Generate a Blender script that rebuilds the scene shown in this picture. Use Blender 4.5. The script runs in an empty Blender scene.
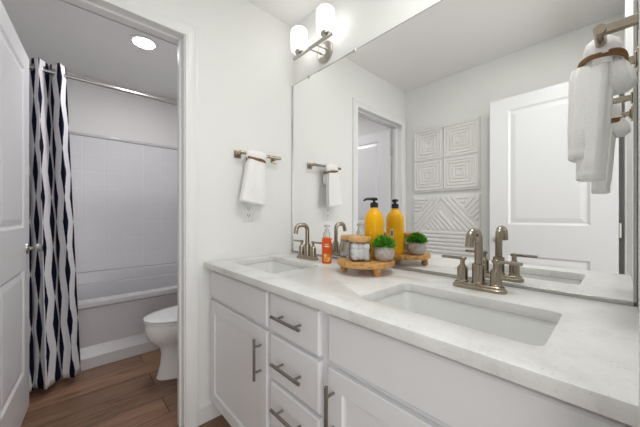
import bpy, bmesh, math, random
from mathutils import Vector, Matrix
random.seed(4)
PI = math.pi
scene = bpy.context.scene

# ------------------------------------------------------------------ camera, world, lights, exposure
TH = 0.7447; FPX = 276.0
cam_data = bpy.data.cameras.new('camera'); cam = bpy.data.objects.new('camera', cam_data)
scene.collection.objects.link(cam); scene.camera = cam
cam.location = (0, 0, 1.1217); cam.rotation_euler = (PI/2, 0, -TH)
cam_data.sensor_width = 36.0; cam_data.lens = 36.0*FPX/640.0
cam_data.shift_y = 2.5/640.0; cam_data.clip_start = 0.01
W = bpy.data.worlds.new('world'); scene.world = W; W.use_nodes = True
W.node_tree.nodes['Background'].inputs[0].default_value = (1.0, 1.0, 1.0, 1)
W.node_tree.nodes['Background'].inputs[1].default_value = 0.25
scene.view_settings.view_transform = 'Standard'
scene.view_settings.look = 'None'
scene.view_settings.exposure = 0.02
scene.view_settings.gamma = 1.0
scene.view_settings.use_curve_mapping = False

def area(name, loc, rot, sx, sy, power, color):
    l = bpy.data.lights.new(name, 'AREA'); l.shape = 'RECTANGLE'; l.size = sx; l.size_y = sy
    l.energy = power; l.color = color
    o = bpy.data.objects.new(name, l); scene.collection.objects.link(o)
    o.location = loc; o.rotation_euler = rot
    return o
# unseen fill light added behind the camera, shining in through the open doorway
area('doorway_fill', (0.15, -1.3, 1.35), (PI/2, 0, 0), 2.6, 2.3, 49.0, (0.99, 1.0, 0.985))
# fill light added under the bathroom ceiling, outside the picture; no fixture there
area('overhead_fill', (0.66, 0.30, 2.42), (0, 0, 0), 0.34, 0.34, 7.0, (0.99, 1.0, 0.96))
SHADE_EMIT = 2.0
WC_EMIT = 165.0

# ------------------------------------------------------------------ materials
def mat(name, col, rough=0.5, metal=0.0, spec=0.5, **kw):
    m = bpy.data.materials.new(name); m.use_nodes = True
    b = m.node_tree.nodes['Principled BSDF']
    b.inputs['Base Color'].default_value = (*col, 1)
    b.inputs['Roughness'].default_value = rough
    b.inputs['Metallic'].default_value = metal
    b.inputs['Specular IOR Level'].default_value = spec
    for k, v in kw.items():
        b.inputs[k.replace('_', ' ')].default_value = v
    return m
def nd(m, t, **kw):
    n = m.node_tree.nodes.new(t)
    for k, v in kw.items():
        setattr(n, k, v)
    return n
def lk(m, a, b): m.node_tree.links.new(a, b)
def bsdf(m): return m.node_tree.nodes['Principled BSDF']
def ramp(m, fac, stops):
    r = nd(m, 'ShaderNodeValToRGB')
    e = r.color_ramp.elements
    while len(e) < len(stops): e.new(0.5)
    for i, (p, c) in enumerate(stops):
        e[i].position = p; e[i].color = (*c, 1)
    lk(m, fac, r.inputs[0]); return r.outputs[0]
def noise_bump(m, scale, strength, dist=0.002, detail=3):
    tc = nd(m, 'ShaderNodeTexCoord'); n = nd(m, 'ShaderNodeTexNoise')
    n.inputs['Scale'].default_value = scale; n.inputs['Detail'].default_value = detail
    lk(m, tc.outputs['Object'], n.inputs['Vector'])
    b = nd(m, 'ShaderNodeBump'); b.inputs['Strength'].default_value = strength; b.inputs['Distance'].default_value = dist
    lk(m, n.outputs['Fac'], b.inputs['Height']); lk(m, b.outputs[0], bsdf(m).inputs['Normal'])
    return n

M_wall = mat('wall_paint', (0.862, 0.86, 0.845), 0.6, spec=0.3); noise_bump(M_wall, 260, 0.12, 0.001)
M_ceil = mat('ceiling_paint', (0.91, 0.908, 0.895), 0.8, spec=0.2); noise_bump(M_ceil, 200, 0.15, 0.001)
M_trim = mat('trim_paint', (0.86, 0.86, 0.86), 0.3); noise_bump(M_trim, 30, 0.02)
M_door = mat('door_paint', (0.83, 0.83, 0.845), 0.32); noise_bump(M_door, 40, 0.03)
M_cab = mat('cabinet_paint', (0.83, 0.83, 0.845), 0.35); noise_bump(M_cab, 35, 0.02)
M_nickel = mat('brushed_nickel', (0.37, 0.315, 0.25), 0.24, 1.0); noise_bump(M_nickel, 400, 0.03, 0.0005)
M_pull = mat('dark_nickel', (0.30, 0.285, 0.265), 0.3, 1.0); noise_bump(M_pull, 400, 0.03, 0.0005)
M_steel = mat('satin_steel', (0.50, 0.48, 0.45), 0.28, 1.0); noise_bump(M_steel, 300, 0.03, 0.0005)
M_chan = mat('mirror_channel', (0.42, 0.41, 0.39), 0.3, 1.0); noise_bump(M_chan, 300, 0.02, 0.0005)
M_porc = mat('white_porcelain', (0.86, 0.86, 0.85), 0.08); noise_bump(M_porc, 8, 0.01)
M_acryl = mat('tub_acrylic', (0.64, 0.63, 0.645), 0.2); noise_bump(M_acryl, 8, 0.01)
M_towel = mat('towel_cotton', (0.94, 0.93, 0.915), 0.95, spec=0.1); noise_bump(M_towel, 420, 0.7, 0.003, 5)
M_twine = mat('brown_twine', (0.23, 0.12, 0.05), 0.9); noise_bump(M_twine, 500, 0.6, 0.002)
M_black = mat('black_plastic', (0.01, 0.01, 0.012), 0.25); noise_bump(M_black, 100, 0.02)
M_slot = mat('dark_slot', (0.03, 0.03, 0.03), 0.6); noise_bump(M_slot, 100, 0.02)
M_plast = mat('white_plastic', (0.84, 0.84, 0.83), 0.3); noise_bump(M_plast, 100, 0.01)
M_cotton = mat('cotton_wool', (0.92, 0.91, 0.92), 1.0, spec=0.05); noise_bump(M_cotton, 180, 0.8, 0.004, 5)
M_cord = mat('swab_stick', (0.80, 0.70, 0.56), 0.7); noise_bump(M_cord, 100, 0.05)
M_shade = mat('lit_opal_glass', (0.95, 0.95, 0.93), 0.3)
bsdf(M_shade).inputs['Emission Color'].default_value = (1.0, 0.985, 0.94, 1)
bsdf(M_shade).inputs['Emission Strength'].default_value = SHADE_EMIT
M_lamp = mat('lit_ceiling_lens', (0.95, 0.95, 0.95), 0.4)
bsdf(M_lamp).inputs['Emission Color'].default_value = (1.0, 0.97, 1.0, 1)
bsdf(M_lamp).inputs['Emission Strength'].default_value = WC_EMIT
M_mirror = mat('mirror_silver', (0.98, 0.985, 0.98), 0.0, 1.0)
M_glass = bpy.data.materials.new('clear_glass'); M_glass.use_nodes = True
_nt = M_glass.node_tree; _nt.nodes.clear()
_o = _nt.nodes.new('ShaderNodeOutputMaterial'); _t = _nt.nodes.new('ShaderNodeBsdfTransparent'); _g = _nt.nodes.new('ShaderNodeBsdfGlossy')
_t.inputs[0].default_value = (0.97, 0.98, 0.98, 1); _g.inputs['Roughness'].default_value = 0.02
_f = _nt.nodes.new('ShaderNodeFresnel'); _f.inputs[0].default_value = 1.35; _m = _nt.nodes.new('ShaderNodeMixShader')
_nt.links.new(_f.outputs[0], _m.inputs[0]); _nt.links.new(_t.outputs[0], _m.inputs[1]); _nt.links.new(_g.outputs[0], _m.inputs[2]); _nt.links.new(_m.outputs[0], _o.inputs[0])
M_clear = mat('frosted_clear_plastic', (0.93, 0.93, 0.93), 0.15, Transmission_Weight=0.6, IOR=1.3)
M_amber = mat('yellow_soap_bottle', (0.93, 0.47, 0.0), 0.2, spec=0.3)
n = noise_bump(M_amber, 6, 0.02)
M_orange = mat('orange_soap', (0.78, 0.10, 0.004), 0.3, spec=0.3)

def speckled(m, scale, stops, rough=None):
    tc = nd(m, 'ShaderNodeTexCoord'); n = nd(m, 'ShaderNodeTexNoise')
    n.inputs['Scale'].default_value = scale; n.inputs['Detail'].default_value = 6; n.inputs['Roughness'].default_value = 0.65
    lk(m, tc.outputs['Object'], n.inputs['Vector'])
    return ramp(m, n.outputs['Fac'], stops)
M_quartz = mat('white_quartz', (0.85, 0.84, 0.82), 0.3)
c1 = speckled(M_quartz, 9, [(0.30, (0.70, 0.69, 0.67)), (0.45, (0.80, 0.795, 0.78)), (0.62, (0.85, 0.845, 0.835))])
c2 = speckled(M_quartz, 130, [(0.31, (0.50, 0.48, 0.45)), (0.41, (1, 1, 1))])
mx = nd(M_quartz, 'ShaderNodeMixRGB', blend_type='MULTIPLY'); mx.inputs[0].default_value = 0.38
lk(M_quartz, c1, mx.inputs[1]); lk(M_quartz, c2, mx.inputs[2]); lk(M_quartz, mx.outputs[0], bsdf(M_quartz).inputs['Base Color'])
M_stone = mat('speckled_stone', (0.46, 0.41, 0.38), 0.8)
lk(M_stone, speckled(M_stone, 60, [(0.28, (0.22, 0.18, 0.16)), (0.42, (0.48, 0.42, 0.39)), (0.7, (0.58, 0.53, 0.49))]), bsdf(M_stone).inputs['Base Color'])

def wood(name, dark, mid, light, stretch, scale=14, rough=0.4):
    m = mat(name, mid, rough)
    tc = nd(m, 'ShaderNodeTexCoord'); mp = nd(m, 'ShaderNodeMapping'); mp.inputs['Scale'].default_value = stretch
    n = nd(m, 'ShaderNodeTexNoise'); n.inputs['Scale'].default_value = scale; n.inputs['Detail'].default_value = 8; n.inputs['Roughness'].default_value = 0.6
    n.inputs['Distortion'].default_value = 0.6
    lk(m, tc.outputs['Object'], mp.inputs[0]); lk(m, mp.outputs[0], n.inputs['Vector'])
    lk(m, ramp(m, n.outputs['Fac'], [(0.3, dark), (0.5, mid), (0.72, light)]), bsdf(m).inputs['Base Color'])
    return m
M_acacia = wood('honey_wood', (0.36, 0.15, 0.035), (0.64, 0.33, 0.10), (0.78, 0.47, 0.18), (1, 7, 7), 12)
M_lidwood = wood('pale_lid_wood', (0.46, 0.23, 0.07), (0.66, 0.38, 0.14), (0.76, 0.49, 0.22), (1, 8, 8), 14)

# floor: wood-look planks running across the room (along X)
M_floor = mat('plank_floor', (0.3, 0.2, 0.14), 0.38)
def build_floor(m):
    tc = nd(m, 'ShaderNodeTexCoord')
    br = nd(m, 'ShaderNodeTexBrick'); br.offset = 0.37; br.inputs['Scale'].default_value = 1.0
    br.inputs['Brick Width'].default_value = 1.22; br.inputs['Row Height'].default_value = 0.18
    br.inputs['Mortar Size'].default_value = 0.0026; br.inputs['Mortar Smooth'].default_value = 0.1
    br.inputs['Color1'].default_value = (0.0, 0.0, 0.0, 1); br.inputs['Color2'].default_value = (1, 1, 1, 1)
    br.inputs['Mortar'].default_value = (0.5, 0.5, 0.5, 1)
    mp0 = nd(m, 'ShaderNodeMapping'); mp0.inputs['Location'].default_value = (0.33, 0.06, 0)
    lk(m, tc.outputs['Object'], mp0.inputs[0]); lk(m, mp0.outputs[0], br.inputs['Vector'])
    sep = nd(m, 'ShaderNodeSeparateXYZ'); lk(m, mp0.outputs[0], sep.inputs[0])
    add = nd(m, 'ShaderNodeMath', operation='MULTIPLY_ADD'); lk(m, br.outputs['Color'], add.inputs[0]); add.inputs[1].default_value = 7.0
    lk(m, sep.outputs['Z'], add.inputs[2])
    cb = nd(m, 'ShaderNodeCombineXYZ'); lk(m, sep.outputs['X'], cb.inputs[0]); lk(m, sep.outputs['Y'], cb.inputs[1]); lk(m, add.outputs[0], cb.inputs[2])
    mp = nd(m, 'ShaderNodeMapping'); mp.inputs['Scale'].default_value = (1.1, 11, 1)
    lk(m, cb.outputs[0], mp.inputs[0])
    n = nd(m, 'ShaderNodeTexNoise'); n.inputs['Scale'].default_value = 2.6; n.inputs['Detail'].default_value = 9; n.inputs['Roughness'].default_value = 0.62; n.inputs['Distortion'].default_value = 0.9
    lk(m, mp.outputs[0], n.inputs['Vector'])
    col = ramp(m, n.outputs['Fac'], [(0.28, (0.17, 0.085, 0.048)), (0.46, (0.26, 0.140, 0.083)), (0.60, (0.32, 0.182, 0.113)), (0.78, (0.39, 0.235, 0.152))])
    hs = nd(m, 'ShaderNodeHueSaturation'); lk(m, col, hs.inputs['Color'])
    mr = nd(m, 'ShaderNodeMapRange'); mr.inputs['To Min'].default_value = 0.70; mr.inputs['To Max'].default_value = 1.15
    lk(m, br.outputs['Color'], mr.inputs['Value']); lk(m, mr.outputs[0], hs.inputs['Value'])
    mix = nd(m, 'ShaderNodeMixRGB'); lk(m, br.outputs['Fac'], mix.inputs[0]); lk(m, hs.outputs[0], mix.inputs[1]); mix.inputs[2].default_value = (0.05, 0.028, 0.018, 1)
    lk(m, mix.outputs[0], bsdf(m).inputs['Base Color'])
    bp = nd(m, 'ShaderNodeBump'); bp.inputs['Strength'].default_value = 0.3; bp.inputs['Distance'].default_value = 0.002; bp.invert = True
    lk(m, br.outputs['Fac'], bp.inputs['Height']); lk(m, bp.outputs[0], bsdf(m).inputs['Normal'])
build_floor(M_floor)

# shower surround: square tiles moulded in the panel (object coordinates X, Z)
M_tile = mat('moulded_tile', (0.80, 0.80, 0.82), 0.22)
def build_tile(m, horiz):
    tc = nd(m, 'ShaderNodeTexCoord'); sep = nd(m, 'ShaderNodeSeparateXYZ'); lk(m, tc.outputs['Object'], sep.inputs[0])
    cb = nd(m, 'ShaderNodeCombineXYZ'); lk(m, sep.outputs[horiz], cb.inputs[0]); lk(m, sep.outputs['Z'], cb.inputs[1])
    br = nd(m, 'ShaderNodeTexBrick'); br.offset = 0.0; br.inputs['Scale'].default_value = 1.0
    br.inputs['Brick Width'].default_value = 0.16; br.inputs['Row Height'].default_value = 0.16
    br.inputs['Mortar Size'].default_value = 0.003; br.inputs['Mortar Smooth'].default_value = 0.6
    br.inputs['Color1'].default_value = (0.80, 0.80, 0.82, 1); br.inputs['Color2'].default_value = (0.80, 0.80, 0.82, 1)
    br.inputs['Mortar'].default_value = (0.88, 0.88, 0.90, 1)  # joints lighter than the tile: their highlight is put into the colour
    mp = nd(m, 'ShaderNodeMapping'); mp.inputs['Location'].default_value = (-0.121, -0.585, 0)
    lk(m, cb.outputs[0], mp.inputs[0]); lk(m, mp.outputs[0], br.inputs['Vector'])
    lk(m, br.outputs['Color'], bsdf(m).inputs['Base Color'])
    bp = nd(m, 'ShaderNodeBump'); bp.inputs['Strength'].default_value = 0.5; bp.inputs['Distance'].default_value = 0.004; bp.invert = True
    lk(m, br.outputs['Fac'], bp.inputs['Height']); lk(m, bp.outputs[0], bsdf(m).inputs['Normal'])
build_tile(M_tile, 'X')
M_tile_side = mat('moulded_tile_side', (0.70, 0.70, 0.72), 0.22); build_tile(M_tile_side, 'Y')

# shower curtain: navy lozenges in columns, neighbouring columns half a step apart (UV in metres of cloth)
M_curtain = mat('shibori_curtain', (0.8, 0.8, 0.8), 0.85, spec=0.1)
def build_curtain_mat(m):
    tc = nd(m, 'ShaderNodeTexCoord'); sep = nd(m, 'ShaderNodeSeparateXYZ'); lk(m, tc.outputs['UV'], sep.inputs[0])
    nz = nd(m, 'ShaderNodeTexNoise'); nz.inputs['Scale'].default_value = 22; nz.inputs['Detail'].default_value = 4
    lk(m, tc.outputs['UV'], nz.inputs['Vector'])
    def math_(op, a, b=None, c=None):
        x = nd(m, 'ShaderNodeMath', operation=op)
        for i, v in enumerate((a, b, c)):
            if v is None: continue
            if isinstance(v, (int, float)): x.inputs[i].default_value = v
            else: lk(m, v, x.inputs[i])
        return x.outputs[0]
    PW, PH = 0.072, 0.345
    cs = math_('DIVIDE', sep.outputs['X'], PW)
    idx = math_('FLOOR', cs)
    fr = math_('SUBTRACT', math_('SUBTRACT', cs, idx), 0.5)
    d = math_('ABSOLUTE', fr)                                        # 0 at the column's axis, .5 at its edge
    ph = math_('ADD', math_('DIVIDE', sep.outputs['Y'], PH), math_('MULTIPLY', idx, 0.5))
    tri = math_('ABSOLUTE', math_('SUBTRACT', math_('MULTIPLY', math_('SUBTRACT', ph, math_('FLOOR', ph)), 2.0), 1.0))
    s = math_('SMOOTH_MIN', tri, 0.98, 0.1)
    w = math_('MULTIPLY_ADD', s, 0.31, 0.015)
    w = math_('ADD', w, math_('MULTIPLY_ADD', nz.outputs['Fac'], 0.10, -0.05))
    f = math_('DIVIDE', math_('SUBTRACT', w, d), 0.035)
    f = math_('ADD', f, 0.5); fc = nd(m, 'ShaderNodeClamp'); lk(m, f, fc.inputs[0])
    mix = nd(m, 'ShaderNodeMixRGB'); lk(m, fc.outputs[0], mix.inputs[0])
    mix.inputs[1].default_value = (0.74, 0.73, 0.76, 1); mix.inputs[2].default_value = (0.006, 0.007, 0.024, 1)
    lk(m, mix.outputs[0], bsdf(m).inputs['Base Color'])
build_curtain_mat(M_curtain)

# foliage
M_leaf = mat('grass_green', (0.06, 0.25, 0.02), 0.5)
def build_leaf(m):
    tc = nd(m, 'ShaderNodeTexCoord'); n_ = nd(m, 'ShaderNodeTexNoise'); n_.inputs['Scale'].default_value = 90
    lk(m, tc.outputs['Object'], n_.inputs['Vector'])
    lk(m, ramp(m, n_.outputs['Fac'], [(0.35, (0.03, 0.16, 0.01)), (0.52, (0.11, 0.42, 0.03)), (0.66, (0.32, 0.66, 0.08))]), bsdf(m).inputs['Base Color'])
build_leaf(M_leaf)

# ------------------------------------------------------------------ mesh helpers
def finish(bm, smooth=None):
    bmesh.ops.recalc_face_normals(bm, faces=bm.faces[:])
    if smooth is not None:
        for f in bm.faces: f.smooth = True
        for e in bm.edges:
            if len(e.link_faces) == 2 and e.calc_face_angle(0) > smooth: e.smooth = False
def obj(name, bm, m, parent=None, smooth=math.radians(35), loc=None):
    finish(bm, smooth)
    me = bpy.data.meshes.new(name); bm.to_mesh(me); bm.free()
    o = bpy.data.objects.new(name, me); scene.collection.objects.link(o)
    if m: me.materials.append(m)
    if parent: o.parent = parent
    if loc: o.location = loc
    return o
def empty(name, loc=(0, 0, 0), rz=0.0):
    o = bpy.data.objects.new(name, None); scene.collection.objects.link(o)
    o.empty_display_size = 0.05; o.location = loc; o.rotation_euler = (0, 0, rz); return o
def tag(o, label, cat, group=None):
    o['label'] = label; o['category'] = cat
    if group: o['group'] = group
    return o
def part_label(o, label): o['label'] = label; return o
def struct(o): o['kind'] = 'structure'; return o
def copy_tree(o, parent=None):
    c = o.copy(); scene.collection.objects.link(c); c.parent = parent
    for ch in list(o.children): copy_tree(ch, c)
    return c
def box(bm, a, b, bev=0.0, seg=2):
    x0, y0, z0 = a; x1, y1, z1 = b
    vs = [bm.verts.new(p) for p in [(x0,y0,z0),(x1,y0,z0),(x1,y1,z0),(x0,y1,z0),(x0,y0,z1),(x1,y0,z1),(x1,y1,z1),(x0,y1,z1)]]
    fs = [bm.faces.new([vs[i] for i in f]) for f in [(0,3,2,1),(4,5,6,7),(0,1,5,4),(1,2,6,5),(2,3,7,6),(3,0,4,7)]]
    if bev > 0:
        es = list({e for f in fs for e in f.edges})
        bmesh.ops.bevel(bm, geom=es, offset=bev, segments=seg, affect='EDGES', profile=0.5)
def basis(d):
    d = Vector(d).normalized()
    up = Vector((0, 0, 1)) if abs(d.z) < 0.95 else Vector((1, 0, 0))
    a = d.cross(up).normalized(); return a, d.cross(a).normalized()
def ring_loft(bm, rings, cap0=True, cap1=True, close=False):
    vr = [[bm.verts.new(p) for p in r] for r in rings]
    n = len(vr[0]); pairs = list(zip(vr, vr[1:]))
    if close: pairs.append((vr[-1], vr[0]))
    for a, b in pairs:
        for i in range(n):
            bm.faces.new((a[i], a[(i+1) % n], b[(i+1) % n], b[i]))
    if cap0 and not close: bm.faces.new(vr[0][::-1])
    if cap1 and not close: bm.faces.new(vr[-1])
def cyl(bm, p0, p1, r, r1=None, n=20):
    p0 = Vector(p0); p1 = Vector(p1); a, b = basis(p1-p0); r1 = r if r1 is None else r1
    ring_loft(bm, [[p + (a*math.cos(2*PI*i/n) + b*math.sin(2*PI*i/n))*q for i in range(n)] for p, q in ((p0, r), (p1, r1))])
def lathe(bm, prof, c=(0, 0, 0), n=32, axis='Z', cap0=True, cap1=True):
    cx, cy, cz = c; rings = []
    for r, h in prof:
        r = max(r, 1e-5); ring = []
        for i in range(n):
            t = 2*PI*i/n; u, v = r*math.cos(t), r*math.sin(t)
            ring.append({'Z': (cx+u, cy+v, cz+h), 'X': (cx+h, cy+u, cz+v), 'Y': (cx+u, cy+h, cz+v)}[axis])
        rings.append(ring)
    ring_loft(bm, rings, cap0, cap1)
def tube(bm, pts, r, n=14, close=False):
    pts = [Vector(p) for p in pts]; rings = []
    prev = None; N = len(pts)
    for i, p in enumerate(pts):
        if close: d = pts[(i+1) % N]-pts[i-1]
        else: d = pts[min(i+1, N-1)]-pts[max(i-1, 0)]
        d.normalize()
        if prev is None: a, b = basis(d)
        else:
            a = (prev - d*prev.dot(d)).normalized(); b = d.cross(a).normalized()
        prev = a; rr = r[i] if isinstance(r, (list, tuple)) else r
        rings.append([p + (a*math.cos(2*PI*k/n) + b*math.sin(2*PI*k/n))*rr for k in range(n)])
    ring_loft(bm, rings, close=close)
def rrect(cx, cy, hx, hy, r, z, n=8):
    out = []
    for sx, sy, a0 in ((1, 1, 0), (-1, 1, 90), (-1, -1, 180), (1, -1, 270)):
        for k in range(n+1):
            a = math.radians(a0 + 90*k/n)
            out.append((cx + sx*(hx-r) + r*math.cos(a), cy + sy*(hy-r) + r*math.sin(a), z))
    return out
def smooth_path(pts, it=2):
    pts = [Vector(p) for p in pts]
    for _ in range(it):
        q = [pts[0]]
        for a, b in zip(pts, pts[1:]): q += [a*0.75+b*0.25, a*0.25+b*0.75]
        q.append(pts[-1]); pts = q
    return pts

# ------------------------------------------------------------------ dimensions
R = 1.155; F = 1.537; L = -0.333; N = -0.035; H = 2.431
F2 = F + 0.115; B2 = 3.39; NB = N - 0.115
ZC = 0.872; XF = 0.553
DX0, DX1, DZ = -0.2548, 0.4575, 2.062       # doorway to the toilet room
EX0, EX1, EZ = -0.232, 0.50, 2.045          # entry doorway round the camera

# ------------------------------------------------------------------ structure
bm = bmesh.new(); box(bm, (L-0.12, NB-1.6, -0.05), (R+0.12, B2+0.12, 0)); struct(obj('floor', bm, M_floor, smooth=None))
bm = bmesh.new(); box(bm, (L-0.12, NB, H), (R+0.12, B2+0.12, H+0.08)); struct(obj('ceiling', bm, M_ceil, smooth=None))
bm = bmesh.new(); box(bm, (R+0.005, NB, 0), (R+0.12, B2+0.12, H)); struct(obj('wall_right', bm, M_wall, smooth=None))
bm = bmesh.new(); box(bm, (L-0.12, NB, 0), (L, B2+0.12, H)); struct(obj('wall_left', bm, M_wall, smooth=None))
bm = bmesh.new(); box(bm, (L, B2, 0), (R+0.005, B2+0.12, H)); struct(obj('wall_back', bm, M_wall, smooth=None))
def wall_with_door(name, y0, y1, x0, x1, z):
    bm = bmesh.new()
    pts = [(L, 0), (x0, 0), (x0, z), (x1, z), (x1, 0), (R+0.005, 0), (R+0.005, H), (L, H)]
    a = [bm.verts.new((x, y0, zz)) for x, zz in pts]; b = [bm.verts.new((x, y1, zz)) for x, zz in pts]
    n = len(pts)
    for i in range(n): bm.faces.new((a[i], a[(i+1) % n], b[(i+1) % n], b[i]))
    for v in (a, b):
        bm.faces.new((v[0], v[1], v[2], v[7])); bm.faces.new((v[2], v[3], v[6], v[7])); bm.faces.new((v[3], v[4], v[5], v[6]))
    return struct(obj(name, bm, M_wall, smooth=None))
wall_with_door('wall_far', F, F2, DX0-0.018, DX1+0.013, DZ+0.018)
wall_with_door('wall_near', NB, N, EX0-0.018, EX1+0.018, EZ+0.018)

CAS = [(0, 0), (0, 0.009), (0.003, 0.012), (0.012, 0.012), (0.016, 0.010), (0.022, 0.0105), (0.045, 0.015), (0.050, 0.0175), (0.060, 0.0175), (0.064, 0.014), (0.064, 0)]
def casing(name, yw, sgn, x0, x1, z, ctop=True):
    """door casing on the wall face at yw, standing out by sgn"""
    bm = bmesh.new(); rows = []
    for d, t in CAS:
        y = yw + sgn*t
        rows.append([bm.verts.new(p) for p in ((x0-d, y, 0), (x0-d, y, z+d), (x1+d, y, z+d), (x1+d, y, 0))])
    for a, b in zip(rows, rows[1:]):
        for i in range(3): bm.faces.new((a[i], a[i+1], b[i+1], b[i]))
    return struct(obj(name, bm, M_trim, smooth=math.radians(20)))
casing('trim_1', F, -1, DX0, DX1, DZ)
casing('trim_2', F2, 1, DX0, DX1, DZ)
casing('trim_3', N, 1, EX0, EX1, EZ)
def jamb(name, y0, y1, x0, x1, z, ys0, ys1):
    bm = bmesh.new()
    box(bm, (x0-0.018, y0, 0), (x0, y1, z+0.018), 0.001, 1); box(bm, (x1, y0, 0), (x1+0.018, y1, z+0.018), 0.001, 1)
    box(bm, (x0, y0, z), (x1, y1, z+0.018), 0.001, 1)
    box(bm, (x0, ys0, 0), (x0+0.011, ys1, z), 0.002, 1); box(bm, (x1-0.011, ys0, 0), (x1, ys1, z), 0.002, 1)
    box(bm, (x0+0.011, ys0, z-0.011), (x1-0.011, ys1, z), 0.002, 1)
    return struct(obj(name, bm, M_trim, smooth=None))
jamb('trim_4', F, F2, DX0-0.004, DX1+0.004-0.008, DZ+0.002, F+0.04, F+0.075)
jamb('trim_5', NB, N, EX0-0.004, EX1+0.004, EZ+0.002, NB+0.04, NB+0.075)

def baseboard(name, p0, p1, nrm):
    p0 = Vector((*p0, 0)); p1 = Vector((*p1, 0)); nn = Vector((*nrm, 0))
    prof = [(0, 0), (0.013, 0), (0.013, 0.085), (0.009, 0.10), (0.006, 0.108), (0, 0.11)]
    bm = bmesh.new()
    ring_loft(bm, [[p + nn*t + Vector((0, 0, z)) for t, z in prof] for p in (p0, p1)])
    return struct(obj(name, bm, M_trim, smooth=None))
baseboard('baseboard_far', (DX1+0.064, F), (R, F), (0, -1))
baseboard('baseboard_left', (L, N+0.02), (L, F), (1, 0))
baseboard('baseboard_toilet_room', (R+0.005, F2), (R+0.005, 2.60), (-1, 0))
baseboard('baseboard_near', (EX1+0.066, N), (0.62, N), (0, 1))

# ------------------------------------------------------------------ doors
def panel_door(bm, w, h, t, panels):
    """slab in local x 0..w, z 0..h, y 0..t with sunk-and-raised panels on both faces"""
    xs = sorted({0, w, *[p[0] for p in panels], *[p[1] for p in panels]})
    zs = sorted({0, h, *[p[2] for p in panels], *[p[3] for p in panels]})
    for y, s in ((0, 1), (t, -1)):
        for i in range(len(xs)-1):
            for j in range(len(zs)-1):
                a, b, c, d = xs[i], xs[i+1], zs[j], zs[j+1]
                ispan = any(abs(a-p[0]) < 1e-6 and abs(b-p[1]) < 1e-6 and abs(c-p[2]) < 1e-6 and abs(d-p[3]) < 1e-6 for p in panels)
                def ring(k, dep): return [bm.verts.new(q) for q in ((a+k, y+s*dep, c+k), (b-k, y+s*dep, c+k), (b-k, y+s*dep, d-k), (a+k, y+s*dep, d-k))]
                if not ispan:
                    bm.faces.new(ring(0, 0)); continue
                rs = [ring(0, 0), ring(0.010, 0.007), ring(0.016, 0.009), ring(0.045, 0.0025), ring(0.05, 0.002)]
                for q, r_ in zip(rs, rs[1:]):
                    for k in range(4): bm.faces.new((q[k], q[(k+1) % 4], r_[(k+1) % 4], r_[k]))
                bm.faces.new(rs[-1])
    def side(p): bm.faces.new([bm.verts.new(q) for q in p])
    side([(0, 0, 0), (0, t, 0), (0, t, h), (0, 0, h)]); side([(w, 0, 0), (w, t, 0), (w, t, h), (w, 0, h)])
    side([(0, 0, 0), (w, 0, 0), (w, t, 0), (0, t, 0)]); side([(0, 0, h), (w, 0, h), (w, t, h), (0, t, h)])
    bmesh.ops.remove_doubles(bm, verts=bm.verts[:], dist=1e-5)
KNOB = [(0.001, 0.062), (0.014, 0.060), (0.022, 0.053), (0.0255, 0.044), (0.023, 0.035), (0.014, 0.029), (0.0095, 0.024), (0.0095, 0.012), (0.016, 0.009), (0.031, 0.006), (0.033, 0.0)]
def knob(parent, x, z, y, s):
    bm = bmesh.new(); lathe(bm, [(r, h*s) for r, h in KNOB], (x, y, z), 28, 'Y')
    return part_label(obj('door_knob', bm, M_steel, parent), 'round brushed nickel door knob')
def hinge(parent, z, x, y):
    bm = bmesh.new(); cyl(bm, (x, y, z-0.045), (x, y, z+0.045), 0.006, n=12)
    box(bm, (x, y+0.001, z-0.044), (x+0.003, y+0.03, z+0.044))
    part_label(obj('hinge', bm, M_steel, parent), 'small nickel butt hinge')
def make_door(name, loc, rz, w, h, pan, kz, label, flip):
    root = struct(empty(name, loc, rz))
    bm = bmesh.new(); panel_door(bm, w, h, 0.035, pan); obj('door_leaf', bm, M_door, root, smooth=None)
    knob(root, w-0.06, kz, 0, -1); knob(root, w-0.06, kz, 0.035, 1)
    for z in (0.22, 1.02, 1.80): hinge(root, z, -0.006, 0.035 if flip else 0.0)
    return root
W1 = DX1-DX0-0.015
pan = lambda w: [(0.125, w-0.125, 0.24, 0.815), (0.125, w-0.125, 1.045, 1.925)]
# toilet room door, swung open away from the camera; local x runs along +Y, its local -y face looks to +X
# rotation by 90 deg - 4.9 deg; local +y then points to -X
make_door('door_1', (-0.213, F2+0.003, 0.012), PI/2-math.radians(4.6), W1, 2.028, pan(W1), 0.925, '', True)
# entry door, swung back against the left wall
make_door('door_2', (-0.194, 0.003, 0.012), PI/2, 0.702, 2.02, pan(0.702), 0.925, '', True)

# ------------------------------------------------------------------ vanity
van = tag(empty('vanity_cabinet', (0.6, 0.75, 0)), 'white double vanity cabinet with bar pulls under the quartz countertop', 'cabinet')
def vobj(name, bm, m, parent=van, **k):
    o = obj(name, bm, m, None, **k); o.parent = parent
    off = Vector((0, 0, 0)); p = parent
    while p: off += p.location; p = p.parent
    o.location = -off if False else (-off.x, -off.y, -off.z)
    return o
XD = 0.583; XB = 0.602
bm = bmesh.new()
box(bm, (XB, N+0.004, 0.10), (XB+0.018, F-0.002, ZC-0.031), 0.001, 1)
box(bm, (XB+0.018, N+0.004, 0.10), (R, F-0.002, 0.118))
for q in (N+0.004, 0.605, 0.925, F-0.020): box(bm, (XB+0.018, q, 0.118), (R, q+0.018, ZC-0.031))
box(bm, (XB+0.07, N+0.004, 0.0), (XB+0.088, F-0.016, 0.10)); box(bm, (XB+0.088, F-0.034, 0), (R, F-0.016, 0.10)); box(bm, (XB+0.088, N+0.004, 0), (R, N+0.022, 0.10))
vobj('carcass', bm, M_cab, smooth=None)
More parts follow.
